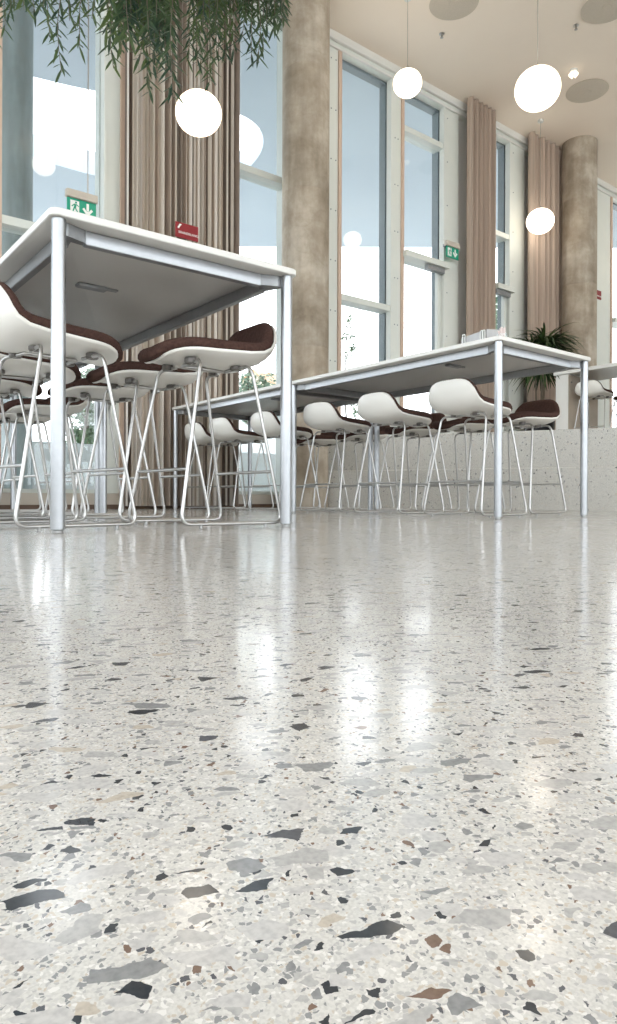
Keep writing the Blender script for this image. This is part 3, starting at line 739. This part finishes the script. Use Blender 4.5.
sprinkler(8.13, 4.80, 'tiny ceiling sprinkler between the biggest globe and the top right corner')
sprinkler(6.9, 5.98, 'tiny ceiling sprinkler beside the cord top of the high globe pendant')
r = empty('spotlight', (8.95, 5.32, CZ)); tag(r, 'small lit glass ceiling spotlight just right of the biggest globe pendant', 'spotlight')
MB().lathe(0, 0, [(.055, 0), (.055, -.02), (.045, -.03), (.002, -.03)], 20).build('housing', M['wall'], r)
b = MB()
for k in range(6):
    a = k * PI / 3; b.lathe(.045 * math.cos(a), .045 * math.sin(a), [(.002, -.10), (.02, -.075), (.022, -.05), (.002, -.03)], 6)
b.build('glass_drops', emit('spot_glow', (1, .85, .66), 2.2), r, smooth=0)

# ------------------------------------------------------------------ signs
def exit_sign(x, y, z, rod_to, label):
    """x = left end, z = bottom of the green panel"""
    r = empty('exit_sign', (x, y, z)); tag(r, label, 'exit sign', 'green exit signs')
    MB().bbox(-.01, .29, -.03, .03, .165, .24, .004).build('housing', M['sill'], r)
    MB().bbox(0, .28, -.006, .006, 0, .165, .002).build('green_panel', M['green'], r)
    b = MB(); Y = -.0065
    def quad(pts, mi=0, y=Y): b.add([(p, y, q) for p, q in pts], [tuple(range(len(pts)))], mi)
    quad([(.03, .025), (.115, .025), (.115, .145), (.03, .145)])
    quad([(.185, .145), (.21, .145), (.21, .075), (.185, .075)]); quad([(.145, .085), (.1975, .02), (.25, .085), (.232, .1), (.21, .072), (.185, .072), (.163, .1)])
    # running figure in green on the white door
    Y2 = -.008
    quad([(.078, .118), (.090, .118), (.094, .128), (.090, .138), (.078, .138), (.074, .128)], 1, Y2)
    quad([(.062, .075), (.085, .08), (.09, .112), (.07, .115)], 1, Y2)
    quad([(.048, .038), (.06, .034), (.074, .078), (.062, .08)], 1, Y2); quad([(.085, .05), (.10, .038), (.105, .046), (.092, .06), (.082, .08), (.072, .076)], 1, Y2)
    quad([(.04, .088), (.048, .082), (.07, .105), (.068, .115)], 1, Y2); quad([(.088, .105), (.108, .09), (.112, .098), (.09, .115)], 1, Y2)
    o = fix_normals(b.build('pictogram', [M['white'], M['green']], r, smooth=0))
    if rod_to:
        q = MB(); q.cyl(.20, 0, .24, rod_to - z, .006, 10); q.build('hanging_rod', M['chrome'], r)
    else:
        MB().bbox(.05, .2, .03, .11, .185, .225, .003).build('bracket', M['castalu'], r)
exit_sign(2.19, 6.50, 2.80, CZ, 'green exit sign with down arrow hung on a rod above the near table corner')
exit_sign(7.88, 6.73, 3.72, None, 'small green exit sign on the frame beside the narrow taupe curtain')
def red_sign(x, y, z, label, text=True, rods=True):
    r = empty('fire_sign', (x, y, z)); tag(r, label, 'sign', 'red fire equipment signs')
    MB().bbox(0, .27, -.004, .004, 0, .16, .001).build('red_panel', M['red'], r)
    b = MB(); b.add([(p, -.005, q) for p, q in ((.02, .095), (.05, .145), (.075, .14), (.055, .12), (.04, .09), (.028, .10))], [(0, 1, 2, 3, 4, 5)])
    b.build('flame_mark', M['white'], r, smooth=0)
    cu = bpy.data.curves.new('lettering', 'FONT'); cu.body = 'BRANDSLANGE'; cu.size = .036; cu.extrude = .0005
    cu.materials.append(M['white']); t0 = bpy.data.objects.new('lettering', cu); me = bpy.data.meshes.new_from_object(t0); bpy.data.objects.remove(t0)
    t = bpy.data.objects.new('lettering', me); COL.objects.link(t); t.parent = r; t.location = (.035, -.0055, .045); t.rotation_euler = (PI / 2, 0, 0)
    if rods:
        q = MB(); q.cyl(.03, 0, .158, CZ - z, .0012, 6); q.cyl(.24, 0, .158, CZ - z, .0012, 6); q.build('hanging_wire', M['cord'], r)
    else: MB().bbox(.0, .03, .004, .12, .05, .09, .002).build('bracket', M['castalu'], r)
red_sign(3.32, 6.50, 2.86, 'red fire sign with white lettering in front of the striped curtain')
red_sign(11.72, 6.56, 3.78, 'small red sign beside the far concrete column', rods=False)

# ------------------------------------------------------------------ plants
def blade(b, p, d, L, wd, droop, n=5):
    """a strap leaf from p heading d, drooping"""
    d = Vector(d).normalized(); side = d.cross(Vector((0, 0, 1)))
    if side.length < .05: side = Vector((1, 0, 0))
    side.normalize(); q = Vector(p); L0 = len(b.v); vs = []
    for i in range(n + 1):
        t = i / n; w_ = wd * (math.sin(PI * min(.97, .12 + t * .85))) * .5
        up = side.cross(d).normalized() * (w_ * .35)
        vs += [q - side * w_ + up, q.copy(), q + side * w_ + up]
        d = (d + Vector((0, 0, -droop / n))).normalized(); q = q + d * (L / n)
    fs = []
    for i in range(n):
        a = i * 3
        fs += [(a, a + 1, a + 4, a + 3), (a + 1, a + 2, a + 5, a + 4)]
    b.add(vs, fs)
def potted(x, y, z, pr, ph, crown, nl, L, label, seed):
    random.seed(seed); r = empty('potted_plant', (x, y, z)); tag(r, label, 'plant', 'plants in black pots')
    MB().lathe(0, 0, [(pr * .8, 0), (pr * .84, .01), (pr, ph - .02), (pr, ph), (pr * .92, ph), (pr * .92, ph - .04), (.002, ph - .04)], 36).build('pot', M['black'], r, smooth=50)
    MB().lathe(0, 0, [(pr * .9, ph - .05), (pr * .9, ph - .035), (.002, ph - .03)], 24).build('soil', M['soil'], r)
    s = MB(); f = MB()
    stems = [(random.uniform(-.06, .06), random.uniform(-.06, .06), crown * random.uniform(.72, 1.0)) for _ in range(5)]
    for (sx, sy, sh) in stems:
        ex, ey = sx * 2.6, sy * 2.6
        s.tube([(sx, sy, ph - .05), (sx * 1.5, sy * 1.5, (ph + sh) / 2), (ex, ey, sh)], .014, 7, r_end=.009)
        for k in range(nl // 5):
            a = random.uniform(0, 2 * PI); e = random.uniform(-.35, 1.1); zz = sh - random.uniform(0, .38) * (sh - ph)
            t = (zz - ph) / (sh - ph)
            blade(f, (ex * t, ey * t, zz), (math.cos(a), math.sin(a), e), L * random.uniform(.7, 1.15), .034, random.uniform(.5, 1.5))
    s.build('stem', M['bark'], r, smooth=60); f.build('foliage', M['leaf'], r, smooth=60)
potted(9.26, 6.05, PL, .23, .55, 1.80, 620, .56, 'large bushy plant in a tall black pot behind the right end of the long table', 21)
potted(11.95, 5.90, PL, .24, .50, 1.40, 110, .42, 'plant in a black pot at the right edge behind the raised table', 22)
potted(1.45, 6.53, 0, .15, .62, 1.12, 110, .18, 'plant in a tall black pot at left edge behind the stools', 23)

def trailing(x, y, zt, R, tips, label, seed):
    """bowl hung from the ceiling; tips = (x, y, z of the lowest point) of the hanging shoots"""
    random.seed(seed); r = empty('hanging_plant', (x, y, zt)); tag(r, label, 'hanging plant', 'trailing plants hung from the ceiling')
    MB().lathe(0, 0, [(R * .35, 0), (R * .8, .06), (R, .20), (R, .23), (R * .92, .23), (R * .72, .09), (.002, .07)], 32).build('pot', M['black'], r, smooth=50)
    h = MB()
    for k in range(3):
        a = k * 2 * PI / 3; h.tube([(R * .95 * math.cos(a), R * .95 * math.sin(a), .22), (0, 0, .95)], .002, 6)
    h.tube([(0, 0, .95), (0, 0, CZ - zt)], .003, 6); h.build('hanger', M['cord'], r)
    st = MB(); f = MB()
    for (tx, ty, tz) in tips:
        tx, ty, tz = tx - x, ty - y, tz - zt
        a = math.atan2(ty, tx) if abs(tx) + abs(ty) > .02 else random.uniform(0, 2 * PI)
        rr = min(R, math.hypot(tx, ty) + .02)
        p0 = (math.cos(a) * R * .5, math.sin(a) * R * .5, .14); p1 = (math.cos(a) * R, math.sin(a) * R, .25)
        mid = (tx * .85 + math.cos(a) * R * .15, ty * .85 + math.sin(a) * R * .15, tz * .45)
        pts = catmull([p0, p1, mid, (tx + random.uniform(-.02, .02), ty, tz * .75), (tx, ty, tz)], 9)
        st.tube(pts, .003, 5, r_end=.0014)
        dist = 0; step = .014; nxt = .15; sd = 0
        for i in range(1, len(pts)):
            seg = pts[i] - pts[i - 1]; l = seg.length; t = seg.normalized()
            while nxt < dist + l:
                q = pts[i - 1] + seg * ((nxt - dist) / l)
                sd += 1
                ang = sd * 2.4 + random.uniform(-.3, .3)
                o_ = Vector((math.cos(ang), math.sin(ang), 0)); d_ = (o_ * .85 + t * .8).normalized()
                blade(f, q, d_, random.uniform(.06, .09), .015, -.1, 3)
                nxt += step
            dist += l
    st.build('stem', M['bark'], r, smooth=60); f.build('foliage', M['fern'], r, smooth=60)
CA, SA = .786, .618
def camxy(px_, d, py_):     # convert a measured direction and distance into room coordinates
    k = (px_ - 308.5) / 683; x = k * d
    return (CA * x + SA * d, -SA * x + CA * d, .12 + (498 + .006 * (px_ - 308.5) - py_) / 683 * d)
def clump(tips, dmean, seed, extra, ymax):
    random.seed(seed); out = []
    for px_, py_ in tips: out.append(camxy(px_, dmean + random.uniform(-.22, .22), py_))
    lo, hi = min(t[0] for t in tips), max(t[0] for t in tips)
    for k in range(extra):
        px_ = random.uniform(lo, hi); out.append(camxy(px_, dmean + random.uniform(-.25, .25), random.uniform(-30, ymax)))
    return out
c0 = camxy(62, 3.5, -75); trailing(c0[0], c0[1], c0[2], .20, clump([(60, 72), (78, 47), (33, 12), (90, 18), (48, 35), (22, 8), (68, 20)], 3.5, 1, 12, 14), 'trailing green plant hanging at top left over the first window', 31)
c0 = camxy(142, 3.0, -95); trailing(c0[0], c0[1], c0[2], .22, clump([(112, 68), (148, 93), (172, 99), (128, 40), (160, 55), (120, 52), (138, 60), (165, 72), (105, 30), (152, 66), (133, 34)], 3.0, 2, 52, 42), 'dense trailing plant hanging above the near globe lamp, left part', 32)
c0 = camxy(232, 3.95, -62); trailing(c0[0], c0[1], c0[2], .22, clump([(208, 85), (196, 62), (215, 60), (224, 58), (232, 50), (250, 58), (256, 62), (262, 52), (281, 22), (240, 40), (186, 60), (275, 8), (200, 70)], 3.95, 3, 54, 36), 'dense trailing plant hanging in front of the curtain edge, right part', 33)
c0 = camxy(-30, 4.6, -30); trailing(c0[0], c0[1], c0[2], .18, clump([(3, 30), (12, 6), (-8, 40), (-20, 20), (7, 14)], 4.6, 4, 4, 5), 'trailing plant sprig cut by the top left corner', 34)
h = camxy(262, 110, 392); cottage(h[0], h[1], h[2] - 1.0, 5.5, 4, 2.4, 'tiny cream house with clay roof far outside, left of the near column')
h = camxy(276, 118, 391); cottage(h[0], h[1], h[2] - 1.2, 5, 4, 2.2, 'tiny orange-roofed house far outside beside the cream one')

# ------------------------------------------------------------------ light, world, camera
wd = bpy.data.worlds.new('overcast_sky'); S.world = wd; wd.use_nodes = True; nt = wd.node_tree; nt.nodes.clear()
bg = nt.nodes.new('ShaderNodeBackground'); ow = nt.nodes.new('ShaderNodeOutputWorld')
bg.inputs['Color'].default_value = (.955, .975, 1.0, 1); bg.inputs['Strength'].default_value = 4.0
nt.links.new(bg.outputs[0], ow.inputs[0])

cam = bpy.data.cameras.new('camera'); co = bpy.data.objects.new('camera', cam); COL.objects.link(co)
cam.sensor_fit = 'VERTICAL'; cam.sensor_height = 36; cam.lens = 36 * 683 / 1024; cam.clip_start = .01; cam.clip_end = 400
cam.shift_y = -14 / 1024
co.matrix_world = Matrix.Translation((0, 0, .12)) @ Matrix.Rotation(-math.atan2(.618, .786), 4, 'Z') @ Matrix.Rotation(PI / 2, 4, 'X') @ Matrix.Rotation(.0035, 4, 'Z')
S.camera = co
S.view_settings.view_transform = 'Standard'; S.view_settings.look = 'None'; S.view_settings.gamma = 1; S.view_settings.use_curve_mapping = False
S.view_settings.exposure = 0.08
S.cycles.use_denoising = True
S.cycles.max_bounces = 10; S.cycles.diffuse_bounces = 6; S.cycles.glossy_bounces = 5; S.cycles.transparent_max_bounces = 12
S.cycles.sample_clamp_indirect = 6
S.cycles.caustics_reflective = False; S.cycles.caustics_refractive = False
